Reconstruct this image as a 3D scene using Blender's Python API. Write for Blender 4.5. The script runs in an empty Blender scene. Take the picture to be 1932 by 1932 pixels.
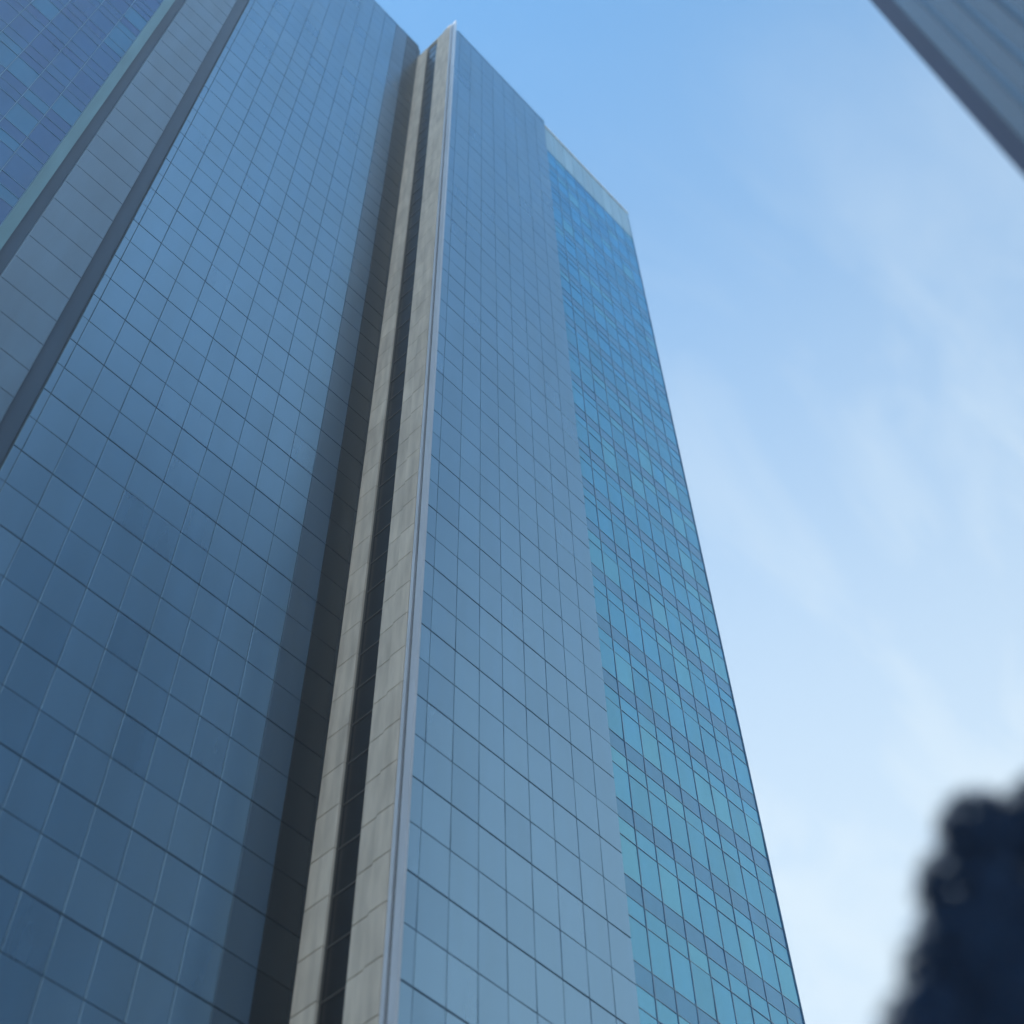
import bpy, math, random
from mathutils import Vector, Matrix
random.seed(7)
scene = bpy.context.scene
col = scene.collection
R = math.radians

# ------------------------------------------------------------------ camera
CAM_H = 1.6
AX_X = Vector((0.68536255, 0.60393334, 0.40686938))   # facade direction seen from the camera (right, down, forward)
AX_Y = Vector((-0.72802411, 0.58061529, 0.36450895))  # into the facade
AX_Z = Vector((-0.01609548, -0.54603151, 0.83761001)) # up
right = Vector((AX_X[0], AX_Y[0], AX_Z[0]))
down = Vector((AX_X[1], AX_Y[1], AX_Z[1]))
fwd = Vector((AX_X[2], AX_Y[2], AX_Z[2]))
cd = bpy.data.cameras.new('camera')
cam = bpy.data.objects.new('camera', cd)
col.objects.link(cam)
m = Matrix((right, -down, -fwd)).transposed().to_4x4()
m.translation = Vector((0, 0, CAM_H))
cam.matrix_world = m
cd.sensor_width = 36
cd.lens = 36 * 2758.1 / 1932
cd.clip_start = 0.1
cd.clip_end = 8000
cd.dof.use_dof = True
cd.dof.focus_distance = 66
cd.dof.aperture_fstop = 0.21
scene.camera = cam

# ------------------------------------------------------------------ sky and sun
SUN_AZ = Vector((-0.50, 0.866))       # horizontal direction towards the sun: behind the tower
SUN_EL = R(39)
w = bpy.data.worlds.new('World'); scene.world = w; w.use_nodes = True
nt = w.node_tree; nt.nodes.clear()
def N(t, kind, **kw):
    n = t.nodes.new(kind)
    for k, v in kw.items(): setattr(n, k, v)
    return n
def math_node(t, op, a, b=None, clamp=False):
    n = N(t, 'ShaderNodeMath', operation=op, use_clamp=clamp)
    for i, v in enumerate((a, b)):
        if v is None: continue
        if isinstance(v, (int, float)): n.inputs[i].default_value = v
        else: t.links.new(v, n.inputs[i])
    return n.outputs[0]
sky = N(nt, 'ShaderNodeTexSky', sky_type='NISHITA')
sky.sun_disc = False
sky.sun_elevation = SUN_EL
sky.sun_rotation = math.atan2(SUN_AZ.x, SUN_AZ.y)
sky.air_density = 1.0; sky.dust_density = 0.0; sky.ozone_density = 2.0; sky.altitude = 0
tc = N(nt, 'ShaderNodeTexCoord')
sep = N(nt, 'ShaderNodeSeparateXYZ'); nt.links.new(tc.outputs['Generated'], sep.inputs[0])
zc = math_node(nt, 'MAXIMUM', sep.outputs[2], 0.05)
# thin high cloud sheet: flat layer seen at a slant, wispy noise on the layer itself
px = math_node(nt, 'DIVIDE', sep.outputs[0], zc)
py = math_node(nt, 'DIVIDE', sep.outputs[1], zc)
comb = N(nt, 'ShaderNodeCombineXYZ'); nt.links.new(px, comb.inputs[0]); nt.links.new(py, comb.inputs[1])
mp = N(nt, 'ShaderNodeMapping'); nt.links.new(comb.outputs[0], mp.inputs[0])
mp.inputs['Rotation'].default_value = (0, 0, R(52)); mp.inputs['Scale'].default_value = (1.3, 3.4, 1)
mp.inputs['Location'].default_value = (0.4, 0.9, 0)
nz = N(nt, 'ShaderNodeTexNoise'); nt.links.new(mp.outputs[0], nz.inputs['Vector'])
nz.inputs['Scale'].default_value = 2.2; nz.inputs['Detail'].default_value = 8; nz.inputs['Roughness'].default_value = 0.6
nz.inputs['Distortion'].default_value = 0.6
cr = N(nt, 'ShaderNodeMapRange'); nt.links.new(nz.outputs[0], cr.inputs[0])
cr.inputs[1].default_value = 0.46; cr.inputs[2].default_value = 0.70; cr.inputs[3].default_value = 0.0; cr.inputs[4].default_value = 2.8
# even veil, optical depth grows with the slant path
inv = math_node(nt, 'DIVIDE', 1.0, zc)
slant = math_node(nt, 'MAXIMUM', math_node(nt, 'SUBTRACT', inv, 1.025), 0.0)
veil = math_node(nt, 'MULTIPLY', slant, 3.3)
tau = math_node(nt, 'ADD', veil, math_node(nt, 'MULTIPLY', cr.outputs[0], slant))
tr = math_node(nt, 'EXPONENT', math_node(nt, 'MULTIPLY', tau, -1.0))
fac = math_node(nt, 'SUBTRACT', 1.0, tr, clamp=True)
mix = N(nt, 'ShaderNodeMix', data_type='RGBA')
nt.links.new(fac, mix.inputs[0]); 
tint = N(nt, 'ShaderNodeMix', data_type='RGBA', blend_type='MULTIPLY'); tint.inputs[0].default_value = 1
nt.links.new(sky.outputs[0], tint.inputs[6]); tint.inputs[7].default_value = (0.65, 1.0, 1.02, 1)   # the photograph's cool white balance
nt.links.new(tint.outputs[2], mix.inputs[6])
mix.inputs[7].default_value = (2.25, 2.65, 2.95, 1)
bg = N(nt, 'ShaderNodeBackground'); bg.inputs[1].default_value = 0.15
nt.links.new(mix.outputs[2], bg.inputs[0])
wo = N(nt, 'ShaderNodeOutputWorld'); nt.links.new(bg.outputs[0], wo.inputs[0])

sl = bpy.data.lights.new('sun', 'SUN'); sl.energy = 3.2; sl.angle = R(0.5); sl.color = (1.0, 0.95, 0.88)
so = bpy.data.objects.new('sun', sl); col.objects.link(so)
to_sun = Vector((SUN_AZ.x * math.cos(SUN_EL), SUN_AZ.y * math.cos(SUN_EL), math.sin(SUN_EL)))
so.rotation_euler = to_sun.to_track_quat('Z', 'Y').to_euler()
so.location = (0, 0, 200)

vs = scene.view_settings
vs.view_transform = 'Standard'; vs.look = 'None'; vs.gamma = 1; vs.exposure = 1.38
vs.use_curve_mapping = False

# ------------------------------------------------------------------ helpers
def tag(o, label=None, cat=None, group=None, kind=None):
    if label: o['label'] = label
    if cat: o['category'] = cat
    if group: o['group'] = group
    if kind: o['kind'] = kind
    return o
def empty(name, loc=(0, 0, 0)):
    o = bpy.data.objects.new(name, None); o.location = loc; col.objects.link(o); return o
class MB:
    def __init__(s): s.v = []; s.f = []; s.r = []
    def box(s, x0, x1, y0, y1, z0, z1):
        b = len(s.v)
        s.v += [(x0, y0, z0), (x1, y0, z0), (x1, y1, z0), (x0, y1, z0), (x0, y0, z1), (x1, y0, z1), (x1, y1, z1), (x0, y1, z1)]
        s.f += [tuple(b + i for i in q) for q in ((0, 3, 2, 1), (4, 5, 6, 7), (0, 1, 5, 4), (1, 2, 6, 5), (2, 3, 7, 6), (3, 0, 4, 7))]
    def add(s, verts, faces, off=(0, 0, 0), val=0.0):
        b = len(s.v)
        s.r += [val] * len(faces)
        s.v += [(p[0] + off[0], p[1] + off[1], p[2] + off[2]) for p in verts]
        s.f += [tuple(b + i for i in q) for q in faces]
    def mesh(s, name):
        me = bpy.data.meshes.new(name); me.from_pydata(s.v, [], s.f); me.update()
        if any(s.r) and len(s.r) == len(s.f):
            at = me.attributes.new('piece', 'FLOAT', 'FACE'); at.data.foreach_set('value', s.r)
        return me
    def build(s, name, mat, parent=None, kind=None):
        me = s.mesh(name); me.materials.append(mat)
        return link(name, me, parent, kind)
def link(name, me, parent=None, kind=None, loc=(0, 0, 0)):
    o = bpy.data.objects.new(name, me); o.location = loc; col.objects.link(o)
    if parent is not None: o.parent = parent
    if kind: o['kind'] = kind
    return o

# panel lying in the XZ plane, front towards -Y, chamfered edges: origin at its lower left back corner
def panel_geo(wd, ht, d=0.06, ch=0.012, ty=0.0, tz=0.0):
    v = [(0, 0, 0), (wd, 0, 0), (wd, 0, ht), (0, 0, ht)]
    v += [(0, -d + ch, 0), (wd, -d + ch, 0), (wd, -d + ch, ht), (0, -d + ch, ht)]
    fr = [(ch, ch), (wd - ch, ch), (wd - ch, ht - ch), (ch, ht - ch)]
    v += [(x, -d + (x - wd / 2) * ty + (z - ht / 2) * tz, z) for x, z in fr]
    f = [(8, 9, 10, 11)]
    for i in range(4):
        j = (i + 1) % 4
        f.append((i, j, 4 + j, 4 + i)); f.append((4 + i, 4 + j, 8 + j, 8 + i))
    return v, f
# the same panel on the return wall: front towards -X, width along +Y
def side(geo):
    v, f = geo
    return [(p[1], -p[0], p[2]) for p in v], f

def to_px(P):
    d = Vector(P) - Vector((0, 0, CAM_H))
    z = d.dot(fwd)
    if z < 0.1: return None
    return (966 + 2758.1 * d.dot(right) / z, 966 + 2758.1 * d.dot(down) / z)
def seen_area(a, b, c, d):
    q = [to_px(p) for p in (a, b, c, d)]
    if any(t is None for t in q): return 0
    cx = sum(t[0] for t in q) / 4; cy = sum(t[1] for t in q) / 4
    if not (-20 < cx < 1952 and -20 < cy < 1952): return 0
    s = 0
    for i in range(4):
        x0, y0 = q[i]; x1, y1 = q[(i + 1) % 4]; s += x0 * y1 - x1 * y0
    return abs(s) / 2

# ------------------------------------------------------------------ materials
def mat(name):
    mt = bpy.data.materials.new(name); mt.use_nodes = True
    t = mt.node_tree; b = t.nodes['Principled BSDF']
    return mt, t, b
def piece_random(t):
    g = N(t, 'ShaderNodeNewGeometry')
    at = N(t, 'ShaderNodeAttribute', attribute_name='piece')
    oi = N(t, 'ShaderNodeObjectInfo')
    return math_node(t, 'FRACT', math_node(t, 'ADD', at.outputs['Fac'], oi.outputs['Random'])), g
def cell_random(t, w_x, w_z):
    g = N(t, 'ShaderNodeNewGeometry'); s = N(t, 'ShaderNodeSeparateXYZ'); t.links.new(g.outputs['Position'], s.inputs[0])
    c = N(t, 'ShaderNodeCombineXYZ')
    for i, w_ in ((0, w_x), (1, w_x), (2, w_z)): t.links.new(math_node(t, 'FLOOR', math_node(t, 'DIVIDE', s.outputs[i], w_)), c.inputs[i])
    wn = N(t, 'ShaderNodeTexWhiteNoise', noise_dimensions='3D'); t.links.new(c.outputs[0], wn.inputs['Vector'])
    return wn.outputs['Value'], g
def vary(t, rnd, c0, c1):
    mx = N(t, 'ShaderNodeMix', data_type='RGBA'); t.links.new(rnd, mx.inputs[0])
    mx.inputs[6].default_value = (*c0, 1); mx.inputs[7].default_value = (*c1, 1)
    return mx.outputs[2]
def grime(t, g, colour, lo, hi, scale, stretch=(1, 1, 0.15)):
    mp = N(t, 'ShaderNodeMapping'); t.links.new(g.outputs['Position'], mp.inputs[0]); mp.inputs['Scale'].default_value = stretch
    nz = N(t, 'ShaderNodeTexNoise'); t.links.new(mp.outputs[0], nz.inputs['Vector'])
    nz.inputs['Scale'].default_value = scale; nz.inputs['Detail'].default_value = 5
    mr = N(t, 'ShaderNodeMapRange'); t.links.new(nz.outputs[0], mr.inputs[0])
    mr.inputs[1].default_value = 0.3; mr.inputs[2].default_value = 0.7; mr.inputs[3].default_value = lo; mr.inputs[4].default_value = hi
    mx = N(t, 'ShaderNodeMix', data_type='RGBA', blend_type='MULTIPLY'); mx.inputs[0].default_value = 1
    t.links.new(colour, mx.inputs[6]); t.links.new(mr.outputs[0], mx.inputs[7])
    return mx.outputs[2], nz
def bump(t, b, h, strength, dist):
    bp = N(t, 'ShaderNodeBump'); bp.inputs['Strength'].default_value = strength; bp.inputs['Distance'].default_value = dist
    t.links.new(h, bp.inputs['Height']); t.links.new(bp.outputs[0], b.inputs['Normal'])

def panel_material(name, c0, c1, rough, ior, tint=None, wav=0.02, pale=None, dirt=0.84):
    mt, t, b = mat(name)
    rnd, g = piece_random(t)
    cc = vary(t, rnd, c0, c1)
    if pale:                                    # a few panes have a pale blind drawn behind the glass
        gt = math_node(t, 'GREATER_THAN', math_node(t, 'FRACT', math_node(t, 'MULTIPLY', rnd, 7.31)), 0.84)
        mx = N(t, 'ShaderNodeMix', data_type='RGBA'); t.links.new(gt, mx.inputs[0]); t.links.new(cc, mx.inputs[6]); mx.inputs[7].default_value = (*pale, 1)
        cc = mx.outputs[2]
    c, nz = grime(t, g, cc, dirt, 1.10, 0.9 if dirt > 0.8 else 2.6)
    t.links.new(c, b.inputs['Base Color'])
    b.inputs['IOR'].default_value = ior
    mr = N(t, 'ShaderNodeMapRange'); t.links.new(math_node(t, 'FRACT', math_node(t, 'MULTIPLY', rnd, 3.7)), mr.inputs[0])
    mr.inputs[3].default_value = rough * 0.9; mr.inputs[4].default_value = rough * 1.12
    t.links.new(mr.outputs[0], b.inputs['Roughness'])
    if tint: b.inputs['Specular Tint'].default_value = (*tint, 1)
    if wav:
        n2 = N(t, 'ShaderNodeTexNoise'); t.links.new(g.outputs['Position'], n2.inputs['Vector']); n2.inputs['Scale'].default_value = 0.55
        bump(t, b, n2.outputs[0], 0.35, wav)
    return mt
M = {}
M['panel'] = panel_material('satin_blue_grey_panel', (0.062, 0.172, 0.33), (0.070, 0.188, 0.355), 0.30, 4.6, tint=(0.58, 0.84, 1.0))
M['dark_panel'] = panel_material('painted_shade_panel', (0.012, 0.020, 0.028), (0.018, 0.028, 0.037), 0.3, 1.35)  # shade beside the return wall, painted into the panel colour
M['smoke_panel'] = panel_material('painted_half_shade_panel', (0.035, 0.085, 0.165), (0.042, 0.098, 0.185), 0.30, 2.2, tint=(0.62, 0.88, 1.0))  # in-between step of that painted shade, not a separate smoked glass
M['vision'] = panel_material('blue_coated_glass', (0.005, 0.17, 0.50), (0.02, 0.30, 0.74), 0.10, 3.9, pale=(0.08, 0.37, 0.66), tint=(0.45, 0.92, 1.0))
M['deep'] = panel_material('deep_blue_glass', (0.005, 0.055, 0.20), (0.008, 0.10, 0.26), 0.10, 2.2, tint=(0.35, 0.65, 1.0), pale=(0.01, 0.15, 0.30))
M['spandrel'] = panel_material('dull_blue_spandrel_glass', (0.010, 0.19, 0.48), (0.02, 0.24, 0.56), 0.20, 2.9, tint=(0.45, 0.85, 1.0))
M['pier'] = panel_material('grey_blue_pier_metal', (0.085, 0.19, 0.31), (0.10, 0.21, 0.335), 0.38, 1.9)

def plain(name, c, rough=0.5, metal=0.0, lo=0.85, hi=1.1, scale=1.5, ior=1.5):
    mt, t, b = mat(name)
    g = N(t, 'ShaderNodeNewGeometry'); rgb = N(t, 'ShaderNodeRGB'); rgb.outputs[0].default_value = (*c, 1)
    cc, nz = grime(t, g, rgb.outputs[0], lo, hi, scale)
    t.links.new(cc, b.inputs['Base Color']); b.inputs['Roughness'].default_value = rough; b.inputs['Metallic'].default_value = metal
    b.inputs['IOR'].default_value = ior
    return mt
M['edge'] = plain('teal_edge_trim', (0.14, 0.32, 0.40), 0.4)
M['joint'] = plain('dark_joint', (0.035, 0.075, 0.11), 0.7)
M['channel'] = plain('navy_channel', (0.04, 0.095, 0.17), 0.5)
M['mullion'] = plain('blue_grey_mullion', (0.035, 0.20, 0.38), 0.35, ior=2.2)
M['stone'] = panel_material('warm_grey_stone', (0.70, 0.635, 0.54), (0.80, 0.73, 0.62), 0.75, 1.45, wav=0.0, dirt=0.79)
M['stone_joint'] = plain('stone_joint', (0.12, 0.11, 0.095), 0.9)
M['trim'] = plain('brushed_aluminium_trim', (0.70, 0.76, 0.84), 0.4, 0.15, 0.92, 1.05)
M['dark_metal'] = plain('dark_metal_groove', (0.03, 0.035, 0.04), 0.5)
M['dark_glass'] = plain('dark_recess_glass', (0.012, 0.012, 0.014), 0.25, ior=1.4)
M['bar'] = plain('grey_transom', (0.09, 0.085, 0.075), 0.55)
M['parapet'] = panel_material('pale_parapet_metal', (0.27, 0.52, 0.72), (0.32, 0.57, 0.76), 0.4, 1.6)
M['coping'] = plain('pale_coping', (0.68, 0.74, 0.75), 0.4)
M['body'] = plain('roof_and_core', (0.16, 0.17, 0.18), 0.8)
M['ground'] = plain('paving_concrete', (0.30, 0.29, 0.27), 0.85, 0, 0.8, 1.15, 0.3)
M['fin'] = plain('blue_grey_fin', (0.06, 0.15, 0.27), 0.45, 0.0)
M['fin_glass'] = plain('dark_blue_strip_glass', (0.02, 0.06, 0.11), 0.15, ior=1.9)
M['corner'] = plain('dark_corner_post', (0.012, 0.028, 0.085), 0.5)

# ------------------------------------------------------------------ ground
g = MB(); S = 800
g.v = [(-S, -S, 0), (S, -S, 0), (S, S, 0), (-S, S, 0)]; g.f = [(0, 1, 2, 3)]
tag(g.build('ground', M['ground']), kind='structure')

# ------------------------------------------------------------------ office tower
U = 25.0                                   # metres from the eye to the projecting face
def Zw(z): return CAM_H + U * z
ROW = 0.0823 * U
Z0 = Zw(1.2590)                            # a joint height
Z0 = Z0 - math.floor(Z0 / ROW) * ROW       # lowest joint above the ground
YR = 1.0 * U; YL = 1.185 * U               # projecting face, set-back face
XC = 0.897 * U; XF = 1.3441 * U; XE = 1.798 * U
TOPR = Zw(5.06); TOPC = Zw(5.17); TOPL = Zw(5.29)
tower = empty('office_tower', (XC, YR, 0))
tag(tower, 'tall blue glass office tower with a stepped stone corner, filling the left and centre', 'office tower')
def under(o, parent=tower):
    # children keep world coordinates
    o.parent = parent
    if parent is tower: o.matrix_parent_inverse = Matrix.Translation((-XC, -YR, 0))
    return o

body = MB()
RB = 0.10                                  # backing lies this far behind the panel backs
body.box(XC + 0.9, XE - 0.02, YR + 0.35, YR + 34, 0, TOPR - 0.6)
body.box(-14, XC + 0.9, YL + 0.35, YR + 34, 0, TOPL - 0.6)
under(body.build('tower_core', M['body']))

# --- backing walls behind the panels (they show as dark joints)
bk = MB(); bk.box(XC + 0.10, XF, YR + 0.0, YR + 0.35, 0, TOPR - 0.3); face_r = under(bk.build('projecting_facade', M['joint']))
bk = MB(); bk.box(7.3, XC + 0.2, YL + 0.0, YL + 0.35, 0, TOPL - 0.3); face_l = under(bk.build('setback_facade', M['joint']))

# --- satin panels of both light faces
light = []   # x, z, w, h, plane y
J = 0.028
bay = 0.0527 * U
xr = [XC + 0.10] + [0.9225 * U + i * bay for i in range(9)]
xr[-1] = XF
bl = 0.0531 * U
xl = [0.8908 * U - i * bl for i in range(12)][::-1]
xl = [x for x in xl if x > 7.45]; xl = [7.34] + xl + [XC - 0.02]
def rows(top):
    zs = [0.05]; k = 0
    while Z0 + k * ROW < top - 0.5:
        zs.append(Z0 + k * ROW); k += 1
    return zs + [top]
PANEL_MESH = {}
def panel_mesh(wd, ht, variant, mk):
    key = (round(wd, 3), round(ht, 3), variant, mk)
    if key not in PANEL_MESH:
        rr = random.Random(repr(key))
        mb = MB(); v, f = panel_geo(wd, ht, 0.06, 0.012, rr.uniform(-.006, .006), rr.uniform(-.004, .004)); mb.add(v, f)
        me = mb.mesh('facade_panel'); me.materials.append(M[mk]); PANEL_MESH[key] = me
    return PANEL_MESH[key]
for xs, yy, top in ((xr, YR, TOPR), (xl, YL, TOPL)):
    zs = rows(top)
    for i in range(len(xs) - 1):
        for k in range(len(zs) - 1):
            # every second horizontal joint (the floor line) is a little wider
            jb = 0.032 if k % 2 else 0.017
            jt = 0.017 if k % 2 else 0.032
            x0, x1, z0, z1 = xs[i] + J / 2, xs[i + 1] - J / 2, zs[k] + jb, zs[k + 1] - jt
            if x1 - x0 < 0.05 or z1 - z0 < 0.1: continue
            a = seen_area((x0, yy, z0), (x1, yy, z0), (x1, yy, z1), (x0, yy, z1))
            light.append((a, x0, z0, x1 - x0, z1 - z0, yy, 'dark_panel' if yy == YL and x0 > 0.835 * U else 'smoke_panel' if yy == YL and x0 > 0.782 * U else 'panel'))  # last bays step darker: painted shade and reflection of the return wall
light.sort(key=lambda q: -q[0])
rest, restd, restk = MB(), MB(), MB()
for n, (a, x0, z0, wd, ht, yy, mk) in enumerate(light):
    var = random.randrange(3)
    if n < 300:
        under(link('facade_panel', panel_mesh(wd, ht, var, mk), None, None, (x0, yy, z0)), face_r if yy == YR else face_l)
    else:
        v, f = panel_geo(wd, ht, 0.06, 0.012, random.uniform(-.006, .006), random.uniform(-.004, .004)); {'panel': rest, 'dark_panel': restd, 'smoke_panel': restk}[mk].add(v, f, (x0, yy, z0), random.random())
under(rest.build('upper_facade_panels', M['panel'], None, 'stuff'))
under(restk.build('upper_half_shade_panels', M['smoke_panel'], None, 'stuff'))  # upper part of the half-dark column of painted shade
under(restd.build('upper_dark_panels', M['dark_panel'], None, 'stuff'))  # upper part of the darkest column, shade put into its colour

# --- blue glass curtain walls
def curtain(x0, x1, nb, yy, top, zline, panes):
    bw = (x1 - x0) / nb
    per = 2 * ROW
    k0 = -math.floor(zline / per)
    z = zline + k0 * per
    bands = []
    while z < top:
        # downwards from the floor line z: dull spandrel, short pane, tall vision pane
        bands += [(z - 0.0425 * U, z, 's'), (z - 0.081 * U, z - 0.0425 * U, 'm'), (z - per, z - 0.081 * U, 'v')]
        z += per
    bands += [(z - 0.0425 * U, z, 's'), (z - 0.081 * U, z - 0.0425 * U, 'm'), (z - per, z - 0.081 * U, 'v')]
    for i in range(nb):
        for (b0, b1, kind) in bands:
            b0 = max(b0, 0.05); b1 = min(b1, top)
            if b1 - b0 < 0.15: continue
            xa, xb, za, zb = x0 + i * bw + 0.019, x0 + (i + 1) * bw - 0.019, b0 + 0.019, b1 - 0.019
            a = seen_area((xa, yy, za), (xb, yy, za), (xb, yy, zb), (xa, yy, zb))
            panes.append((a, xa, za, xb - xa, zb - za, yy, 'deep' if yy != YB else 'spandrel' if kind == 's' else 'vision'))
    mb = MB(); mb.box(x0, x1, yy + 0.0, yy + 0.10, 0, top); wall = under(mb.build('glass_curtain_wall', M['mullion']))
    for i in range(nb + 1):
        mb = MB(); x = x0 + i * bw; mb.box(x - 0.018, x + 0.018, yy - 0.075, yy + 0.0, 0, top); under(mb.build('mullion', M['mullion']), wall)
    zs = sorted({round(b1, 3) for b0, b1, k in bands if 0.2 < b1 < top - 0.1})
    for zz in zs:
        tr = MB(); tr.box(x0, x1, yy - 0.068, yy - 0.001, zz - 0.018, zz + 0.018)
        under(tr.build('transom', M['mullion']), wall)
    return wall
panes = []
YB = YR + 0.20
ZPAR = Zw(4.815)
wall_r = curtain(XF + 0.03, XE, 9, YB, ZPAR, Zw(2.0549), panes)
YBL = YL + 0.05
XBL = 0.118 * U
wall_l = curtain(XBL - 13 * 1.2575, XBL - 0.10, 13, YBL, TOPL - 1.2, Zw(2.0549), panes)
panes.sort(key=lambda q: -q[0])
PM = {}
restv, rests, restp = MB(), MB(), MB()
for n, (a, x0, z0, wd, ht, yy, kind) in enumerate(panes):
    if n < 300:
        key = (round(wd, 3), round(ht, 3), kind, random.randrange(4))
        if key not in PM:
            mb = MB(); v, f = panel_geo(wd, ht, 0.05, 0.006, random.uniform(-.008, .008), random.uniform(-.010, .010)); mb.add(v, f)
            me = mb.mesh('glass_pane'); me.materials.append(M[kind]); PM[key] = me
        under(link('glass_pane', PM[key], None, None, (x0, yy, z0)), wall_r if yy == YB else wall_l)
    else:
        v, f = panel_geo(wd, ht, 0.05, 0.006, random.uniform(-.008, .008), random.uniform(-.010, .010))
        {'vision': restv, 'spandrel': rests, 'deep': restp}[kind].add(v, f, (x0, yy, z0), random.random())
under(restv.build('upper_glass_panes', M['vision'], None, 'stuff'))
under(restp.build('upper_deep_blue_panes', M['deep'], None, 'stuff'))
under(rests.build('upper_spandrel_panes', M['spandrel'], None, 'stuff'))

# --- parapet over the blue wing: pale metal cassettes and coping
nb = 9; bw = (XE - XF - 0.03) / nb
mb = MB(); mb.box(XF + 0.03, XE, YB + 0.03, YB + 0.3, ZPAR, TOPR - 0.4); parap = under(mb.build('parapet', M['joint']))
for i in range(nb):
    v, f = panel_geo(bw - 0.03, TOPR - 0.35 - ZPAR - 0.06, 0.10, 0.02)
    mb = MB(); mb.add(v, f); me = mb.mesh('parapet_panel'); me.materials.append(M['parapet'])
    under(link('parapet_panel', me, None, None, (XF + 0.045 + i * bw, YB + 0.02, ZPAR + 0.03)), parap)
mb = MB(); mb.box(XF + 0.01, XE + 0.06, YB - 0.16, YB + 0.6, TOPR - 0.35, TOPR); under(mb.build('coping', M['coping']))
mb = MB(); mb.box(XC + 0.3, XF + 0.005, YR - 0.09, YR + 0.5, TOPR + 0.02, TOPR + 0.22); under(mb.build('coping', M['panel']))
mb = MB(); mb.box(-14, XC - 0.1, YL - 0.09, YL + 0.5, TOPL + 0.02, TOPL + 0.22); under(mb.build('coping', M['panel']))
mb = MB(); mb.box(XBL - 13 * 1.2575, XBL - 0.1, YBL - 0.06, YBL + 0.1, TOPL - 1.17, TOPL); under(mb.build('parapet_panel', M['parapet']))
mb = MB(); mb.box(XE - 0.0, XE + 0.05, YB - 0.10, YB + 0.6, 0, TOPR - 0.36); under(mb.build('corner_trim', M['mullion']))

# --- the stone return wall of the stepped corner
ROFF = Zw(1.468)
ROFF -= math.floor(ROFF / ROW) * ROW
def ycoord(f): return f * U
mb = MB()
mb.box(XC + 0.08, XC + 0.6, ycoord(1.018), ycoord(1.087) - 0.01, 0, TOPC - 0.15)
mb.box(XC + 0.08, XC + 0.6, ycoord(1.137) + 0.01, YL + 0.3, 0, TOPC - 0.15)
ret = under(mb.build('return_wall', M['stone_joint']))
slabs = []
zs = [0.05]; k = 0
while ROFF + k * ROW < TOPC - 0.5: zs.append(ROFF + k * ROW); k += 1
zs.append(TOPC)
SM = {}
for (ya, yb, proud) in ((1.0225, 1.0555, 0.06), (1.0555, 1.087, 0.0), (1.137, 1.1845, 0.03)):
    for k in range(len(zs) - 1):
        y0, y1, z0, z1 = ycoord(ya) + 0.012, ycoord(yb) - 0.012, zs[k] + 0.022, zs[k + 1] - 0.022
        key = (round(y1 - y0, 3), round(z1 - z0, 3), proud)
        if key not in SM:
            b = MB(); v, f = side(panel_geo(y1 - y0, z1 - z0, 0.08 + proud, 0.012)); b.add(v, f)
            me = b.mesh('stone_slab'); me.materials.append(M['stone']); SM[key] = me
        # its width runs towards -Y, so the origin is the far edge
        under(link('stone_slab', SM[key], None, None, (XC + 0.08, y1, z0)), ret)
mb = MB(); mb.box(XC + 0.05, XC + 0.6, ycoord(1.0225) + 0.0, YL + 0.2, TOPC + 0.01, TOPC + 0.3); under(mb.build('coping', M['stone']))
# corner post: pale trim, dark groove, pale corner trim
mb = MB(); mb.box(XC - 0.02, XC + 0.3, ycoord(1.0155), ycoord(1.0223), 0, TOPC); under(mb.build('corner_trim', M['trim']))
mb = MB(); mb.box(XC + 0.07, XC + 0.3, ycoord(1.0105), ycoord(1.0150), 0, TOPC - 0.1); under(mb.build('corner_groove', M['dark_metal']))
mb = MB(); mb.box(XC - 0.01, XC + 0.11, YR - 0.07, ycoord(1.0100), 0, TOPC); under(mb.build('corner_trim', M['trim']))
# dark recess with thin transoms
mb = MB(); mb.box(XC + 0.17, XC + 0.6, ycoord(1.087), ycoord(1.137), 0, TOPC - 0.3); rec = under(mb.build('recess_glass', M['dark_glass']))
for k in range(1, len(zs) - 1):
    mb = MB(); mb.box(XC + 0.14, XC + 0.169, ycoord(1.087) + 0.005, ycoord(1.137) - 0.005, zs[k] - 0.03, zs[k] + 0.03); under(mb.build('transom', M['bar']), rec)

# --- the pier on the set-back face, between two dark channels
mb = MB(); mb.box(XBL - 0.1, 7.29, YL + 0.06, YL + 0.34, 0, TOPL - 0.3); chan = under(mb.build('pier_channel', M['channel']))
zs2 = rows(TOPL)
px0, px1 = 0.156 * U, 0.262 * U
for k in range(len(zs2) - 1):
    v, f = panel_geo(px1 - px0, zs2[k + 1] - zs2[k] - 0.03, 0.32, 0.03)
    b = MB(); b.add(v, f); me = b.mesh('pier_panel'); me.materials.append(M['pier'])
    under(link('pier_panel', me, None, None, (px0, YL + 0.06, zs2[k] + 0.015)), chan)
mb = MB(); mb.box(XBL - 0.08, XBL + 0.42, YL - 0.12, YL + 0.055, 0, TOPL - 0.1); under(mb.build('edge_trim', M['edge']))

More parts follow.
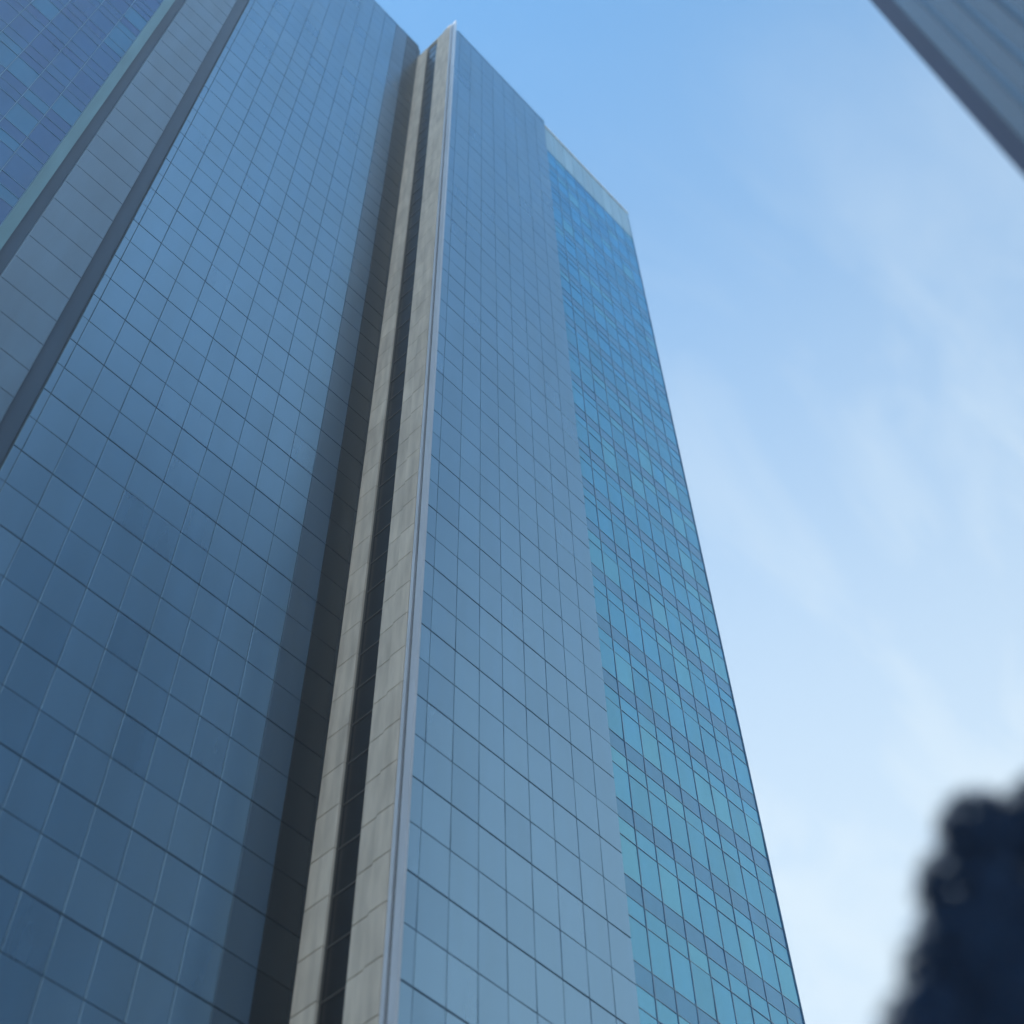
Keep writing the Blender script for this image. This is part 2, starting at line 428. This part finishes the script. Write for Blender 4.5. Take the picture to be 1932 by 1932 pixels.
# ------------------------------------------------------------------ finned building on the right
fb = empty('finned_building', (10.5, -0.5, 0)); fb.rotation_euler.z = R(-4)
tag(fb, 'dark blue building with close vertical fins at the upper right corner', 'building')
FX, FY, FH, FL = 10.5, -0.49, 106.0, 33.5
def under2(o):
    o.parent = fb; o.matrix_parent_inverse = Matrix.Translation((-10.5, 0.5, 0)); return o
mb = MB(); mb.box(FX + 0.2, FX + FL, FY - 24, FY - 0.2, 0, FH - 0.3); under2(mb.build('building_core', M['corner']))
mb = MB(); mb.box(FX, FX + 0.45, FY - 0.30, FY, 0, FH); under2(mb.build('corner_post', M['corner']))
sp = 0.42
for i in range(56):
    y = FY - 0.31 - i * sp
    mb = MB(); mb.box(FX - 0.02, FX + 0.2, y - sp + 0.10, y, 0, FH - 0.2); under2(mb.build('glass_strip', M['fin_glass']))
    mb = MB(); mb.box(FX - 0.16, FX + 0.19, y - sp, y - sp + 0.095, 0, FH); under2(mb.build('fin', M['fin']))
sp = 0.84
for i in range(39):
    x = FX + 0.45 + i * sp
    mb = MB(); mb.box(x, x + sp - 0.10, FY - 0.2, FY - 0.02, 0, FH - 0.2); under2(mb.build('glass_strip', M['fin_glass']))
    mb = MB(); mb.box(x + sp - 0.095, x + sp, FY - 0.19, FY - 0.004, 0, FH); under2(mb.build('fin', M['fin']))
mb = MB(); mb.box(FX - 0.1, FX + FL, FY - 24, FY - 0.05, FH + 0.01, FH + 0.5); under2(mb.build('roof_slab', M['fin']))

# ------------------------------------------------------------------ tree at the lower right
TD = 8.2
taz = R(11.5)
tx, ty = TD * math.cos(taz), TD * math.sin(taz)
tree = empty('broadleaf_tree', (tx, ty, 0))
tag(tree, 'dark leafy tree crown rising against the pale sky at the lower right', 'tree')
def under3(o):
    o.parent = tree; o.matrix_parent_inverse = Matrix.Translation((-tx, -ty, 0)); return o
bark = plain('dark_bark', (0.06, 0.05, 0.04), 0.9, 0, 0.7, 1.3, 6)
def tube(mb, pts, radii, n=9):
    base = len(mb.v)
    for i, p in enumerate(pts):
        d = (pts[min(i + 1, len(pts) - 1)] - pts[max(i - 1, 0)]).normalized()
        u = d.orthogonal().normalized(); v = d.cross(u)
        for k in range(n):
            a = 2 * math.pi * k / n
            q = p + (u * math.cos(a) + v * math.sin(a)) * radii[i]; mb.v.append(tuple(q))
    for i in range(len(pts) - 1):
        for k in range(n):
            a = base + i * n + k; b = base + i * n + (k + 1) % n
            mb.f.append((a, b, b + n, a + n))
CZ = 6.6
tb = MB()
top = Vector((tx + 0.1, ty - 0.05, CZ + 0.8))
tp = [Vector((tx, ty, 0)), Vector((tx + 0.06, ty + 0.03, 1.6)), Vector((tx - 0.04, ty, 3.4)), Vector((tx + 0.02, ty + 0.05, 5.2)), top]
tube(tb, tp, [0.22, 0.17, 0.15, 0.11, 0.05])
under3(tb.build('trunk', bark))
rt = random.Random(21)
# lobes of the crown: (centre, radius)
lobes = []
for i in range(46):
    th = rt.uniform(0, 2 * math.pi); u = rt.uniform(-0.75, 1); r = rt.uniform(0.72, 1.0)
    s = math.sqrt(1 - u * u)
    c = Vector((tx + 1.55 * r * s * math.cos(th), ty + 1.55 * r * s * math.sin(th), CZ + 1.85 * r * u))
    lobes.append((c, rt.uniform(0.32, 0.55)))
lobes += [(Vector((tx, ty, CZ)), 1.25), (Vector((tx + .1, ty, CZ + .8)), 1.0), (Vector((tx, ty + .1, CZ - .9)), 1.0)]
def at_dir(az, el, d=TD): return Vector((d * math.cos(R(az)), d * math.sin(R(az)), CAM_H + d * math.tan(R(el))))
side_lobes = [(17.6, 42.0, .30), (14.2, 41.6, .34), (19.3, 40.2, .34), (20.6, 37.8, .38), (22.6, 35.6, .36), (23.2, 33.2, .46), (16, 39.8, .5),
              (18, 37, .55), (21, 34, .55), (15, 36.5, .6), (18, 32, .7), (23, 30, .55)]
lobes += [(at_dir(a + 1.2, e - 0.3, TD + rt.uniform(-.3, .3)), q) for a, e, q in side_lobes]
lb = MB()
for c, r in lobes[:46:2]:
    st = tp[3].lerp(tp[2], rt.random()) if c.z < CZ else tp[3].lerp(tp[4], rt.random() * 0.6)
    midp = st.lerp(c, 0.5) + Vector((rt.uniform(-.2, .2), rt.uniform(-.2, .2), 0.15))
    tube(lb, [st, midp, c], [0.05, 0.032, 0.012], 6)
under3(lb.build('limbs', bark))
leafm, t, b = mat('dark_blue_green_leaf')
rnd, gg = cell_random(t, 0.31, 0.27)
t.links.new(vary(t, rnd, (0.004, 0.026, 0.080), (0.010, 0.042, 0.115)), b.inputs['Base Color'])
b.inputs['Roughness'].default_value = 0.75; b.inputs['IOR'].default_value = 1.3
lf = MB()
def leaf(p, nrm, dr, L, W):
    s = nrm.cross(dr).normalized()
    a = p; e = p + dr * L
    m1 = p + dr * L * 0.45 + s * W - nrm * W * 0.25; m2 = p + dr * L * 0.45 - s * W - nrm * W * 0.25
    mm = p + dr * L * 0.5 + nrm * 0.004
    bb = len(lf.v); lf.v += [tuple(a), tuple(m1), tuple(e), tuple(m2)]
    lf.f += [(bb, bb + 1, bb + 2), (bb, bb + 2, bb + 3)]
def rv():
    while True:
        v = Vector((rt.uniform(-1, 1), rt.uniform(-1, 1), rt.uniform(-1, 1)))
        if 0.05 < v.length < 1: return v
for c, r in lobes:
    cnt = int(2400 * (r / 0.45) ** 2)
    for _ in range(min(cnt, 8000)):
        v = rv(); d = v.normalized()
        p = c + d * r * (0.55 + 0.5 * rt.random() ** 0.7)
        nrm = (d + rv() * 0.8 + Vector((0, 0, 0.35))).normalized()
        dr = nrm.cross(rv()).normalized()
        dr = (dr - Vector((0, 0, 0.35))).normalized()
        leaf(p, nrm, dr, rt.uniform(0.06, 0.11), rt.uniform(0.018, 0.03))
under3(lf.build('crown', leafm))

# ------------------------------------------------------------------ thin city haze
hz = MB(); hz.box(-840, 840, -840, 840, -1.0, 142.0)
hm = bpy.data.materials.new('haze'); hm.use_nodes = True
ht = hm.node_tree; ht.nodes.clear()
hv = N(ht, 'ShaderNodeVolumePrincipled'); ho = N(ht, 'ShaderNodeOutputMaterial')
hv.inputs['Color'].default_value = (0.80, 0.91, 1.0, 1); hv.inputs['Density'].default_value = 0.0019; hv.inputs['Anisotropy'].default_value = 0.2
ht.links.new(hv.outputs[0], ho.inputs['Volume'])
hb = hz.build('haze', hm, None, 'stuff')
tag(hb, 'thin pale city haze in the air around the towers', 'haze')

scene.render.engine = 'CYCLES'
